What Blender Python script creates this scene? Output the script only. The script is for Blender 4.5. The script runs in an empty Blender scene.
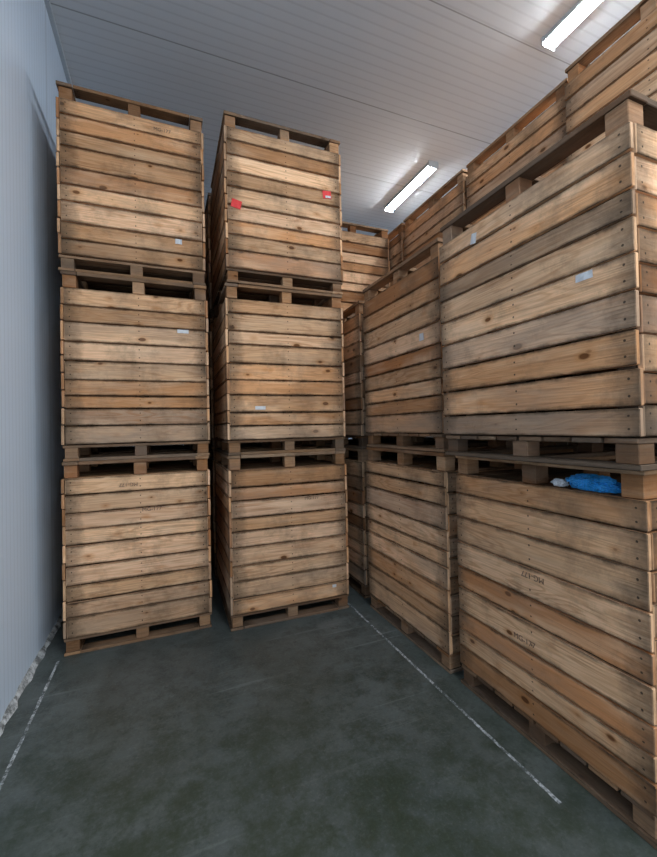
import bpy, bmesh, math, random
from mathutils import Vector, Matrix

scene = bpy.context.scene
scene.view_settings.view_transform = 'Standard'
scene.view_settings.exposure = 0.45
COL = scene.collection

# ------------------------------------------------------------------ node helpers
class NT:
    def __init__(self, name):
        self.mat = bpy.data.materials.new(name)
        self.mat.use_nodes = True
        self.t = self.mat.node_tree
        self.t.nodes.clear()
        self.out = self.t.nodes.new('ShaderNodeOutputMaterial')
    def n(self, typ, **kw):
        nd = self.t.nodes.new(typ)
        for k, v in kw.items():
            setattr(nd, k, v)
        return nd
    def set(self, sock, v):
        if isinstance(v, bpy.types.NodeSocket):
            self.t.links.new(v, sock)
        else:
            sock.default_value = v
    def math(self, op, a, b=None, c=None, clamp=False):
        nd = self.n('ShaderNodeMath', operation=op, use_clamp=clamp)
        self.set(nd.inputs[0], a)
        if b is not None: self.set(nd.inputs[1], b)
        if c is not None: self.set(nd.inputs[2], c)
        return nd.outputs[0]
    def mix(self, f, a, b, mode='MIX'):
        nd = self.n('ShaderNodeMixRGB', blend_type=mode)
        self.set(nd.inputs[0], f)
        self.set(nd.inputs[1], a if isinstance(a, bpy.types.NodeSocket) else (*a, 1))
        self.set(nd.inputs[2], b if isinstance(b, bpy.types.NodeSocket) else (*b, 1))
        return nd.outputs[0]
    def mapr(self, v, a, b, c=0.0, d=1.0):
        nd = self.n('ShaderNodeMapRange')
        self.set(nd.inputs[0], v)
        for i, x in enumerate((a, b, c, d)):
            nd.inputs[i+1].default_value = x
        return nd.outputs[0]
    def noise(self, vec, scale=5, detail=4, rough=.55, dist=0):
        nd = self.n('ShaderNodeTexNoise')
        if vec is not None: self.t.links.new(vec, nd.inputs['Vector'])
        nd.inputs['Scale'].default_value = scale
        nd.inputs['Detail'].default_value = detail
        nd.inputs['Roughness'].default_value = rough
        nd.inputs['Distortion'].default_value = dist
        return nd.outputs[0]
    def mapping(self, vec, scale=(1,1,1), loc=(0,0,0), rot=(0,0,0)):
        nd = self.n('ShaderNodeMapping')
        self.t.links.new(vec, nd.inputs['Vector'])
        nd.inputs['Scale'].default_value = scale
        nd.inputs['Location'].default_value = loc
        nd.inputs['Rotation'].default_value = rot
        return nd.outputs[0]
    def bsdf(self, color, rough=.6, bump=None, bs=.2, bd=.01, metal=0.0, spec=0.5):
        b = self.n('ShaderNodeBsdfPrincipled')
        self.set(b.inputs['Base Color'], color if isinstance(color, bpy.types.NodeSocket) else (*color, 1))
        self.set(b.inputs['Roughness'], rough)
        b.inputs['Metallic'].default_value = metal
        b.inputs['Specular IOR Level'].default_value = spec
        if bump is not None:
            bp = self.n('ShaderNodeBump')
            bp.inputs['Strength'].default_value = bs
            bp.inputs['Distance'].default_value = bd
            self.t.links.new(bump, bp.inputs['Height'])
            self.t.links.new(bp.outputs[0], b.inputs['Normal'])
        self.t.links.new(b.outputs[0], self.out.inputs[0])
        return b

# ------------------------------------------------------------------ wood
def make_wood():
    m = NT('weathered_pine')
    uv = m.n('ShaderNodeUVMap', uv_map='UVMap').outputs[0]
    un = m.n('ShaderNodeUVMap', uv_map='UVNorm').outputs[0]
    at = m.n('ShaderNodeAttribute', attribute_name='plank')
    sep = m.n('ShaderNodeSeparateColor'); m.t.links.new(at.outputs['Color'], sep.inputs[0])
    r1, r2, grey = sep.outputs[0], sep.outputs[1], sep.outputs[2]
    tc = m.n('ShaderNodeTexCoord')
    ramp = m.n('ShaderNodeValToRGB')
    cr = ramp.color_ramp
    stops = [(0.0, (.45,.205,.10)), (.2, (.63,.335,.175)), (.45, (.78,.465,.265)), (.7, (.90,.59,.37)), (.88,(.84,.55,.36)), (1.0, (.56,.38,.265))]
    cr.elements[0].position = 0; cr.elements[0].color = (*stops[0][1],1)
    cr.elements[1].position = 1; cr.elements[1].color = (*stops[-1][1],1)
    for p, c in stops[1:-1]:
        e = cr.elements.new(p); e.color = (*c,1)
    m.t.links.new(r1, ramp.inputs[0])
    col = ramp.outputs[0]
    # wavy growth rings
    low = m.noise(m.mapping(uv, (0.8, 7.5, 1)), 1.0, 3, .45, .4)
    rings = m.math('SINE', m.math('MULTIPLY', low, 95.0))
    rings = m.mapr(rings, -.1, 1.0)
    rmask = m.mapr(m.noise(m.mapping(uv, (1.1, 5, 1), (3,9,0)), 1.0, 2), .38, .62, .10, .48)
    col = m.mix(m.math('MULTIPLY', rings, rmask), col, (.43,.19,.08))
    fine = m.noise(m.mapping(uv, (2.5, 110, 1)), 1.0, 4, .6)
    col = m.mix(m.mapr(fine, .42, .75, 0, .5), col, (.32,.16,.08))
    streak = m.noise(m.mapping(uv, (1.2, 26, 1), (17,3,0)), 1.0, 4, .65)
    col = m.mix(m.mapr(streak, .53, .75, 0, .68), col, (.27,.14,.075))
    pale = m.noise(m.mapping(uv, (1.5, 9, 1), (7,3,0)), 1.0, 3, .6)
    col = m.mix(m.mapr(pale, .50, .78, 0, .55), col, (.94,.69,.48))
    # knots
    vor = m.n('ShaderNodeTexVoronoi'); vor.inputs['Scale'].default_value = 1.0
    m.t.links.new(m.mapping(uv, (6.0, 11.0, 1)), vor.inputs['Vector'])
    vs = m.n('ShaderNodeSeparateColor'); m.t.links.new(vor.outputs['Color'], vs.inputs[0])
    rad = m.mapr(vs.outputs[0], .22, 1.0, 0.0, .19)
    kn = m.math('SUBTRACT', rad, vor.outputs['Distance'])
    knot = m.mapr(kn, -.015, .04)
    halo = m.mapr(kn, -.18, .0)
    col = m.mix(m.math('MULTIPLY', halo, m.mapr(vs.outputs[0], .3, .5, 0, .5)), col, (.50,.22,.085))
    col = m.mix(m.math('MULTIPLY', knot, m.mapr(vs.outputs[0], .25, .37, 0, .92)), col, (.13,.05,.02))
    # grey weathering
    big = m.noise(m.mapping(uv, (1.3, 4, 1), (11,5,0)), 1.0, 5, .65)
    gfac = m.math('MULTIPLY', m.mapr(m.math('ADD', big, m.math('MULTIPLY', grey, .5)), .51, .95), .88, clamp=True)
    col = m.mix(gfac, col, (.265,.205,.16))
    # dark stain towards plank ends and edges
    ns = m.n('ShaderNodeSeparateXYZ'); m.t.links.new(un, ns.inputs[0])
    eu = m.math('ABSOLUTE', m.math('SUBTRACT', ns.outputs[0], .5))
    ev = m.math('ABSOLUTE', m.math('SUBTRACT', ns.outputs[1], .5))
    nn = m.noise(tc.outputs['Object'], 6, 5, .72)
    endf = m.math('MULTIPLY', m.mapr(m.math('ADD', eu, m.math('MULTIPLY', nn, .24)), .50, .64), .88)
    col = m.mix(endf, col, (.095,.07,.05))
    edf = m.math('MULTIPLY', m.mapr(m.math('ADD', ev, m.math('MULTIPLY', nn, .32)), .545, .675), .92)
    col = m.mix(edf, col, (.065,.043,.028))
    st = m.noise(tc.outputs['Object'], 2.6, 7, .74)
    col = m.mix(m.mapr(st, .51, .74, 0, .72), col, (.16,.108,.07))
    def nail(u0, v0):
        du = m.math('MULTIPLY', m.math('SUBTRACT', ns.outputs[0], u0), 1.08)
        dv = m.math('MULTIPLY', m.math('SUBTRACT', ns.outputs[1], v0), .127)
        d = m.math('SQRT', m.math('ADD', m.math('MULTIPLY', du, du), m.math('MULTIPLY', dv, dv)))
        return m.math('LESS_THAN', d, .0048)
    f = None
    for u0 in (.035, .965, .5):
        for v0 in (.27, .74):
            k = nail(u0, v0)
            f = k if f is None else m.math('MAXIMUM', f, k)
    col = m.mix(m.math('MULTIPLY', f, .85), col, (.03,.025,.02))
    hsv = m.n('ShaderNodeHueSaturation')
    hsv.inputs['Saturation'].default_value = 1.06
    m.t.links.new(col, hsv.inputs['Color'])
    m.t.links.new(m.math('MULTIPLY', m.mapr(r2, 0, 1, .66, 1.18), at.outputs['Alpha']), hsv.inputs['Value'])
    bumpv = m.math('ADD', fine, m.math('MULTIPLY', rings, .3))
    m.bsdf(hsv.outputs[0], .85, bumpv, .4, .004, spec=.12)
    return m.mat
WOOD = make_wood()

def simple(name, col, rough=.6, **k):
    m = NT(name)
    g = m.n('ShaderNodeTexCoord').outputs['Object']
    nz = m.noise(g, 40, 3)
    c = m.mix(m.mapr(nz, .3, .7, 0, .25), col, tuple(x*.7 for x in col))
    m.bsdf(c, rough, nz, .1, .002, **k)
    return m.mat
RED = simple('red_paper', (.75,.03,.03))
WHITE = simple('white_paper', (.62,.63,.65))
INK = simple('stencil_ink', (.15,.09,.06))

# ------------------------------------------------------------------ crate builder
W, D, H = 1.03, 1.08, 1.39
def crate_mesh(seed, greyb, warm):
    rnd = random.Random(seed)
    bm = bmesh.new()
    uvl = bm.loops.layers.uv.new('UVMap')
    unl = bm.loops.layers.uv.new('UVNorm')
    cl = bm.loops.layers.float_color.new('plank')
    def box(c, s, L, A, rot=0.0, rax=None, g=0.0, tone=None, dark=1.0):
        """c centre, s size, L long axis, A across axis"""
        T = 3 - L - A
        ou, ov = rnd.uniform(0, 60), rnd.uniform(0, 60)
        tone = rnd.random() if tone is None else tone
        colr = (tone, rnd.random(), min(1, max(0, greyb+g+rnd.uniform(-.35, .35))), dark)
        vs = {}
        R = Matrix.Rotation(rot, 3, 'XYZ'[rax]) if rax is not None else Matrix.Identity(3)
        for i in (-1, 1):
            for j in (-1, 1):
                for k in (-1, 1):
                    p = Vector((i*s[0]/2, j*s[1]/2, k*s[2]/2))
                    v = bm.verts.new(R @ p + Vector(c))
                    vs[(i, j, k)] = (v, p)
        for ax in range(3):
            o = [a for a in range(3) if a != ax]
            for sg in (-1, 1):
                ks = []
                for a, b in ((-1,-1),(1,-1),(1,1),(-1,1)):
                    key = [0,0,0]; key[ax] = sg; key[o[0]] = a; key[o[1]] = b
                    ks.append(tuple(key))
                flip = (sg == -1) ^ (ax == 1)
                if flip: ks.reverse()
                f = bm.faces.new([vs[k][0] for k in ks])
                if ax == T: ua, va = L, A
                elif ax == A: ua, va = L, T
                else: ua, va = A, T
                for lp, k in zip(f.loops, ks):
                    p = vs[k][1]
                    lp[uvl].uv = (p[ua]+ou, p[va]+ov)
                    n_u = p[ua]/s[ua]+.5; n_v = p[va]/s[va]+.5
                    if ax != T: n_u, n_v = .3, .5
                    lp[unl].uv = (n_u, n_v)
                    lp[cl] = colr
    t = .022
    def frame(z, h, g, dk):
        bw = .10
        j = lambda: rnd.uniform(-.004, .004)
        for sx in (-1, 1):
            box((sx*(W/2-bw/2-.004)+j(), 0, z+h/2), (bw, D-.006+j(), h), 1, 0, g=g, dark=dk)
        for y in (-1, 0, 1):
            box((0, y*(D/2-bw/2-.004), z+h/2), (W-2*bw-.014, bw, h), 0, 1, g=g, dark=dk)
    def blocks(z0, z1, g, dk):
        for ix in (-1, 0, 1):
            for iy in (-1, 0, 1):
                box((ix*(W/2-.057), iy*(D/2-.057), (z0+z1)/2), (.092+rnd.uniform(-.012,.0), .092+rnd.uniform(-.012,.0), z1-z0), 0, 1, g=g, tone=rnd.uniform(0,.6), dark=dk)
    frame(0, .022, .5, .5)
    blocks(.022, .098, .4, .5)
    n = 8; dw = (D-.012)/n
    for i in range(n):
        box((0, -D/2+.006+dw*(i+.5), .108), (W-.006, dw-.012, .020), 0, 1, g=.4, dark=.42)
    z0, z1 = .120, H-.118
    for side in range(4):
        cuts = [z0]
        nn = 9
        ws = [rnd.uniform(.80, 1.20) for _ in range(nn)]
        tot = sum(ws)
        for w_ in ws: cuts.append(cuts[-1] + w_/tot*(z1-z0))
        for i in range(nn):
            gap = rnd.uniform(.004, .013)
            zc = (cuts[i]+cuts[i+1])/2; hh = cuts[i+1]-cuts[i]-gap
            rot = rnd.uniform(-.003, .003)
            off = rnd.uniform(-.003, .003)
            g = -.12
            if i == 0: g = .3
            if side < 2:
                sx = (-1, 1)[side]
                box((sx*(W/2-t/2)+off, rnd.uniform(-.003,.003), zc), (t, D-rnd.uniform(0,.010), hh), 1, 2, rot, 0, g)
            else:
                sy = (-1, 1)[side-2]
                box((0, sy*(D/2-t/2)+off, zc), (W-2*t-.004, t, hh), 0, 2, rot, 1, g)
    for ix in (-1, 0, 1):
        for iy in (-1, 0, 1):
            if ix == 0 and iy == 0: continue
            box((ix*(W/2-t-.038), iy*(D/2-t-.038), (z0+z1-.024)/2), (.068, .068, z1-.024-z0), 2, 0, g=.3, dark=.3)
    n = 7; dw = (D-2*t-.012)/n
    for i in range(n):
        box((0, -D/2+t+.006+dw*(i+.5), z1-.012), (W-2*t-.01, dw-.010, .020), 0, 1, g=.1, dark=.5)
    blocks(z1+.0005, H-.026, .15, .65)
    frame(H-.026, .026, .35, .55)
    me = bpy.data.meshes.new('wooden_crate')
    bm.normal_update()
    bm.to_mesh(me); bm.free()
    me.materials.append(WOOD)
    return me

seedc = [100]
def crate(x0, y0, level, grey=.0, warm=0.0, rz=0.0, z=None, sz=1.0):
    seedc[0] += 1
    rnd = random.Random(seedc[0])
    me = crate_mesh(seedc[0], grey, warm)
    if sz != 1.0:
        for v in me.vertices: v.co.z *= sz
    ob = bpy.data.objects.new('wooden_crate', me)
    COL.objects.link(ob)
    ob.location = (x0+W/2+(rnd.uniform(-.008,.008) if level else 0), y0+D/2+(rnd.uniform(-.008,.008) if level else 0), level*(H+.0005) if z is None else z)
    ob.rotation_euler[2] = rz + rnd.uniform(-.006, .006)
    b = ob.modifiers.new('bevel', 'BEVEL'); b.width = .003; b.segments = 1; b.limit_method = 'ANGLE'
    return ob

crates = {}
for lv in range(3):
    crates['A', lv] = crate(-.70, 3.39, lv, [.0, .05, -.08][lv])
    crates['B', lv] = crate(.462, 3.24, lv, [.05, .0, -.15][lv], rz=-.01)
    crate(-.70, 4.60, lv, .2); crate(.46, 4.45, lv, .2)
crates['C', 0] = crate(1.668, .94, 0, -.05, sz=1.02)
crates['C', 1] = crate(1.56, .90, 1, .33, z=H*1.02+.0005, sz=.99)
crates['D', 0] = crate(1.655, 2.11, 0, -.05, sz=1.02)
crates['D', 1] = crate(1.67, 2.14, 1, -.08, z=H*1.02+.0005, sz=1.02)
for lv in range(2): crate(1.69, 3.34, lv, .1)
for lv in range(3): crate(1.73, 4.50, lv, -.1)
for i in range(5):
    for lv in range(3):
        crates['R', i, lv] = crate(2.80 - (.06 if i in (0,1) else 0), -.20+i*1.12, lv, -.15)

# ------------------------------------------------------------------ labels
def quad_label(parent, name, pos, w, h, mat, side, tilt=0.0):
    me = bpy.data.meshes.new(name)
    bm = bmesh.new()
    n = 4
    grid = [[bm.verts.new(((i/n-.5)*w, .0012*math.sin(i*2.1+j), (j/2-.5)*h)) for i in range(n+1)] for j in range(3)]
    for j in range(2):
        for i in range(n):
            bm.faces.new((grid[j][i], grid[j][i+1], grid[j+1][i+1], grid[j+1][i]))
    bm.to_mesh(me); bm.free()
    me.materials.append(mat)
    ob = bpy.data.objects.new(name, me); COL.objects.link(ob)
    rz = 0 if side == 'F' else -math.pi/2
    place(ob, parent, pos, Matrix.Rotation(rz, 4, 'Z') @ Matrix.Rotation(tilt, 4, 'Y'))
    s = ob.modifiers.new('thick', 'SOLIDIFY'); s.thickness = .001
    return ob
def place(ob, parent, pos, R):
    ob.parent = parent
    ob.matrix_parent_inverse = Matrix.Identity(4)
    ob.matrix_basis = Matrix.Translation(Vector(pos)) @ R
def stencil(parent, text, pos, size, side, flip=False):
    cu = bpy.data.curves.new('stencil', 'FONT')
    cu.body = text; cu.size = size; cu.align_x = 'CENTER'; cu.align_y = 'CENTER'; cu.extrude = .0004
    ob = bpy.data.objects.new('stencil_text', cu); COL.objects.link(ob)
    cu.materials.append(INK)
    rz = 0 if side == 'F' else -math.pi/2
    R = Matrix.Rotation(rz, 4, 'Z') @ Matrix.Rotation(math.pi/2, 4, 'X')
    if flip: R = R @ Matrix.Rotation(math.pi, 4, 'Z')
    place(ob, parent, pos, R)
fy = -D/2-.005; fx = -W/2-.005
A2, A1, A0 = crates['A',2], crates['A',1], crates['A',0]
B2, B1, B0 = crates['B',2], crates['B',1], crates['B',0]
quad_label(A2, 'paper_label', ((.8-.5)*W, fy, .33), .050, .040, WHITE, 'F')
quad_label(A1, 'paper_label', ((.81-.5)*W, fy, 1.0), .085, .028, WHITE, 'F')
quad_label(B2, 'red_label', ((.09-.5)*W, fy, .64), .080, .068, RED, 'F', .2)
quad_label(B2, 'red_label', ((.86-.5)*W, fy, .87), .080, .068, RED, 'F', -.1)
quad_label(B2, 'paper_label', ((.86-.5)*W+.01, fy-.002, .852), .05, .02, WHITE, 'F', -.1)
quad_label(B1, 'paper_label', ((.26-.5)*W, fy, .38), .085, .028, WHITE, 'F')
quad_label(B0, 'paper_label', ((.86-.5)*W, fy, .22), .035, .025, WHITE, 'F')
C1, C0, D1, D0 = crates['C',1], crates['C',0], crates['D',1], crates['D',0]
def yl(y, c): return y - c.location.y
quad_label(C1, 'paper_label', (fx, yl(1.68, C1), 1.18), .04, .055, WHITE, 'L', .2)
quad_label(C1, 'paper_label', (fx, yl(1.08, C1), .76), .07, .030, WHITE, 'L', .0)
quad_label(D1, 'paper_label', (fx, yl(2.34, D1), .80), .05, .05, WHITE, 'L', .0)
stencil(C0, 'MG-177', (fx, yl(1.46, C0), .84), .040, 'L', True)
stencil(C0, 'MG-177', (fx, yl(1.52, C0), .50), .040, 'L')
stencil(A0, 'MG-177', (.08, fy, 1.0), .042, 'F')
stencil(A0, 'MG-177', (-.08, fy, 1.2), .038, 'F', True)
stencil(B0, 'MG-177', (.18, fy, 1.0), .038, 'F')
stencil(A2, 'MG-177', (.2, fy, 1.2), .038, 'F')

# ------------------------------------------------------------------ room
XL, XR, YB, YF, ZC = -.86, 6.4, 8.0, -3.2, 5.15
def slab(name, lo, hi, mat):
    me = bpy.data.meshes.new(name); bm = bmesh.new()
    bmesh.ops.create_cube(bm, size=1)
    for v in bm.verts:
        v.co = Vector([lo[i] + (v.co[i]+.5)*(hi[i]-lo[i]) for i in range(3)])
    bm.to_mesh(me); bm.free(); me.materials.append(mat)
    ob = bpy.data.objects.new(name, me); COL.objects.link(ob)
    return ob

def panel_mat(name, axis_ribs, axis_seam, col, ribw=.05, seamw=1.15, rough=.5, bs=.5, spec=.4):
    m = NT(name)
    g = m.n('ShaderNodeTexCoord').outputs['Object']
    s = m.n('ShaderNodeSeparateXYZ'); m.t.links.new(g, s.inputs[0])
    a = s.outputs[axis_ribs]; b = s.outputs[axis_seam]
    fr = m.math('FRACT', m.math('DIVIDE', m.math('ADD', a, 20), ribw))
    rib = m.mapr(m.math('ABSOLUTE', m.math('SUBTRACT', fr, .5)), .36, .46)
    fs = m.math('FRACT', m.math('DIVIDE', m.math('ADD', b, 20.3), seamw))
    seam = m.mapr(m.math('ABSOLUTE', m.math('SUBTRACT', fs, .5)), .4935, .497)
    nz = m.noise(g, .8, 4, .6)
    c = m.mix(m.mapr(nz, .35, .7, 0, .15), col, tuple(x*.72 for x in col))
    c = m.mix(m.math('MULTIPLY', rib, .20), c, tuple(x*.45 for x in col))
    c = m.mix(m.math('MULTIPLY', seam, .6), c, tuple(x*.25 for x in col))
    h = m.math('SUBTRACT', 1.0, m.math('ADD', m.math('MULTIPLY', rib, .35), seam))
    m.bsdf(c, rough, h, bs, .004, spec=spec)
    return m.mat
WALLY = panel_mat('insulated_wall_panel', 1, 1, (.62,.73,.87), .06, 1.15)
WALLX = panel_mat('insulated_wall_panel_b', 0, 0, (.60,.70,.82), .06, 1.15)
CEIL = panel_mat('insulated_ceiling_panel', 1, 1, (.72,.76,.80), .09, 1.15, .6, .3, .2)

def floor_mat():
    m = NT('polished_concrete')
    g = m.n('ShaderNodeTexCoord').outputs['Object']
    n1 = m.noise(g, 1.1, 6, .65, .4)
    n2 = m.noise(m.mapping(g, (1,1,1), (5,2,0)), 4.5, 8, .78)
    n3 = m.noise(g, 70, 3, .6)
    n4 = m.noise(m.mapping(g, (1,1,1), (1,7,0)), 13, 6, .75)
    c = m.mix(m.mapr(n1, .35, .68), (.050,.062,.059), (.106,.120,.118))
    c = m.mix(m.mapr(n2, .46, .66, 0, .75), c, (.028,.036,.032))
    c = m.mix(m.mapr(n4, .53, .70, 0, .6), c, (.017,.023,.018))
    c = m.mix(m.mapr(n3, .52, .75, 0, .35), c, (.15,.165,.160))
    sc = m.noise(m.mapping(g, (1.2, 34, 1), (0,0,0), (0,0,.9)), 1.0, 3, .5)
    c = m.mix(m.math('MULTIPLY', m.mapr(sc, .62, .72, 0, .35), m.mapr(n1, .42, .56)), c, (.20,.22,.22))
    s = m.n('ShaderNodeSeparateXYZ'); m.t.links.new(g, s.inputs[0])
    gx = m.math('MULTIPLY', m.mapr(s.outputs[1], 2.9, 1.5, 0, 1), m.mapr(s.outputs[0], 1.6, -.5, .4, .9))
    gf = m.math('MULTIPLY', m.mapr(n2, .36, .58), gx)
    c = m.mix(gf, c, (.022,.035,.014))
    r = m.mapr(n1, .3, .7, .34, .55)
    m.bsdf(c, r, m.math('ADD', n2, m.math('MULTIPLY', n3, .3)), .2, .006, spec=.4)
    return m.mat
slab('floor', (XL-.1, YF-.1, -.1), (XR+.1, YB+.1, 0), floor_mat())
slab('ceiling', (XL-.1, YF-.1, ZC), (XR+.1, YB+.1, ZC+.1), CEIL)
slab('wall_left', (XL-.1, YF-.1, 0), (XL, YB+.1, ZC), WALLY)
slab('wall_right', (XR, YF-.1, 0), (XR+.1, YB+.1, ZC), WALLY)
slab('wall_back', (XL, YB, 0), (XR, YB+.1, ZC), WALLX)

def cove(name, x, y0, y1):
    rnd = random.Random(4)
    bm = bmesh.new(); prev = None
    n = 160
    for i in range(n+1):
        y = y0+(y1-y0)*i/n
        h = .036+rnd.uniform(-.012,.014); w = .025+rnd.uniform(-.010,.012)
        ring = [bm.verts.new((x, y, 0)), bm.verts.new((x+w, y, 0)), bm.verts.new((x+w*.6, y, h*.5)), bm.verts.new((x, y, h))]
        if prev:
            for k in range(3):
                bm.faces.new((prev[k], ring[k], ring[k+1], prev[k+1]))
        prev = ring
    bm.normal_update()
    me = bpy.data.meshes.new(name); bm.to_mesh(me); bm.free()
    m = NT('chipped_sealant')
    g = m.n('ShaderNodeTexCoord').outputs['Object']
    nz = m.noise(g, 14, 5, .7)
    m.bsdf(m.mix(m.mapr(nz, .4, .58), (.14,.15,.15), (.60,.63,.65)), .8, nz, .5, .01)
    me.materials.append(m.mat)
    ob = bpy.data.objects.new(name, me); COL.objects.link(ob)
cove('baseboard_left', XL, YF, YB)
slab('trim_1', (XL, YF, ZC-.035), (XL+.035, YB, ZC), simple('trim_metal', (.55,.61,.67), .4))

def line_mat():
    m = NT('worn_white_paint')
    g = m.n('ShaderNodeTexCoord').outputs['Object']
    nz = m.noise(g, 7, 6, .8)
    nz2 = m.noise(g, 90, 3, .7)
    f = m.mapr(m.math('ADD', nz, m.math('MULTIPLY', nz2, .6)), .72, .95)
    m.bsdf(m.mix(f, (.075,.088,.088), (.48,.51,.53)), .7)
    return m.mat
LM = line_mat()
def fline(x, y0, y1, w):
    rnd = random.Random(int(x*100))
    me = bpy.data.meshes.new('floor_line'); bm = bmesh.new(); prev = None
    n = 90
    for i in range(n+1):
        y = y0+(y1-y0)*i/n
        a = bm.verts.new((x-w/2-rnd.uniform(0,.004), y, .0015)); b = bm.verts.new((x+w/2+rnd.uniform(0,.004), y, .0015))
        if prev: bm.faces.new((prev[0], prev[1], b, a))
        prev = (a, b)
    bm.to_mesh(me); bm.free(); me.materials.append(LM)
    ob = bpy.data.objects.new('floor_marking_line', me); COL.objects.link(ob)
fline(-.72, -2.5, 3.35, .012)
fline(1.51, 1.22, 3.9, .012)

# ------------------------------------------------------------------ lamps
EM = NT('lamp_diffuser_glow')
e = EM.n('ShaderNodeEmission'); e.inputs[0].default_value = (.88,.95,1,1); e.inputs[1].default_value = 118
EM.t.links.new(e.outputs[0], EM.out.inputs[0])
HOUS = simple('lamp_housing', (.55,.58,.60), .5)
def lamp(x, y0, y1):
    L = y1-y0
    root = bpy.data.objects.new('fluorescent_lamp', None); COL.objects.link(root)
    root.location = (x, (y0+y1)/2, ZC)
    def prism(name, prof, mat, l):
        bm = bmesh.new()
        a = [bm.verts.new((p[0], -l/2, p[1])) for p in prof]
        b = [bm.verts.new((p[0], l/2, p[1])) for p in prof]
        n = len(prof)
        for i in range(n):
            bm.faces.new((a[i], a[(i+1) % n], b[(i+1) % n], b[i]))
        bm.faces.new(a[::-1]); bm.faces.new(b)
        bmesh.ops.recalc_face_normals(bm, faces=bm.faces)
        me = bpy.data.meshes.new(name); bm.to_mesh(me); bm.free(); me.materials.append(mat)
        o = bpy.data.objects.new(name, me); COL.objects.link(o); o.parent = root
    prism('housing', [(-.06,0),(.06,0),(.078,-.06),(-.078,-.06)], HOUS, L)
    arc = [(-.066,-.061)] + [(.064*math.cos(math.pi+math.pi*i/8), -.063-.020*math.sin(math.pi*i/8)) for i in range(9)] + [(.066,-.061)]
    prism('diffuser', arc, EM.mat, L-.04)
    for sy in (-1, 1):
        bm = bmesh.new(); bmesh.ops.create_cube(bm, size=1)
        for v in bm.verts: v.co = Vector((v.co.x*.156, v.co.y*.016+sy*(L/2-.006), v.co.z*.088-.044))
        me = bpy.data.meshes.new('end_cap'); bm.to_mesh(me); bm.free(); me.materials.append(HOUS)
        o = bpy.data.objects.new('end_cap', me); COL.objects.link(o); o.parent = root
lamp(3.40, 4.38, 5.56)
lamp(3.34, 1.42, 2.60)
lamp(3.40, -1.5, -.3)
lamp(1.1, -1.4, -.2)
lamp(1.1, -3.0, -1.8)

# ------------------------------------------------------------------ blue plastic bag + white wad
def crumple(name, loc, size, col, seed, rough=.3):
    from mathutils import noise
    bm = bmesh.new(); bmesh.ops.create_icosphere(bm, subdivisions=5, radius=1)
    for v in bm.verts:
        p = v.co.copy()
        k = 1 + .35*noise.noise(p*1.6+Vector((seed,0,0))) + .26*abs(noise.noise(p*4+Vector((0,seed,0)))) + .12*noise.noise(p*9)
        v.co = Vector((p.x*size[0]*k, p.y*size[1]*k, p.z*size[2]*k))
    zb = -size[2]*.75
    for v in bm.verts:
        if v.co.z < zb: v.co.z = zb
        if v.co.z > size[2]*1.15: v.co.z = size[2]*1.15
    me = bpy.data.meshes.new(name); bm.to_mesh(me); bm.free()
    m = NT(name+'_film')
    g = m.n('ShaderNodeTexCoord').outputs['Object']
    nz = m.noise(g, 35, 4, .7, 1.0)
    m.bsdf(m.mix(m.mapr(nz, .35, .65), col, tuple(min(1,x*1.8+.03) for x in col)), rough, nz, .8, .01)
    me.materials.append(m.mat)
    ob = bpy.data.objects.new(name, me); COL.objects.link(ob)
    ob.location = (loc[0], loc[1], loc[2]-zb)
ztop = (H-.118)*1.02+.001
crumple('blue_plastic_bag', (1.738, 1.195, ztop), (.05, .105, .036), (.01,.22,.55), 3)
crumple('crumpled_paper', (1.725, 1.345, ztop), (.026, .034, .019), (.5,.52,.55), 9, .8)

# ------------------------------------------------------------------ world + camera
w = bpy.data.worlds.new('world'); scene.world = w; w.use_nodes = True
w.node_tree.nodes['Background'].inputs[0].default_value = (.92,.96,1,1)
w.node_tree.nodes['Background'].inputs[1].default_value = 1.0

cam = bpy.data.cameras.new('camera'); co = bpy.data.objects.new('camera', cam); COL.objects.link(co)
cam.sensor_fit = 'HORIZONTAL'; cam.sensor_width = 36; cam.lens = 400/657*36; cam.clip_start = .02
cam.shift_y = -.0105
yaw = math.radians(22.2); pitch = math.radians(.8); roll = .022
fwd = Vector((math.sin(yaw)*math.cos(pitch), math.cos(yaw)*math.cos(pitch), math.sin(pitch)))
right = Vector((math.cos(yaw), -math.sin(yaw), 0)); up = right.cross(fwd)
r2 = right*math.cos(roll) - up*math.sin(roll); u2 = right*math.sin(roll) + up*math.cos(roll)
M = Matrix((r2, u2, -fwd)).transposed().to_4x4(); M.translation = Vector((0, 0, 1.6))
co.matrix_world = M
scene.camera = co
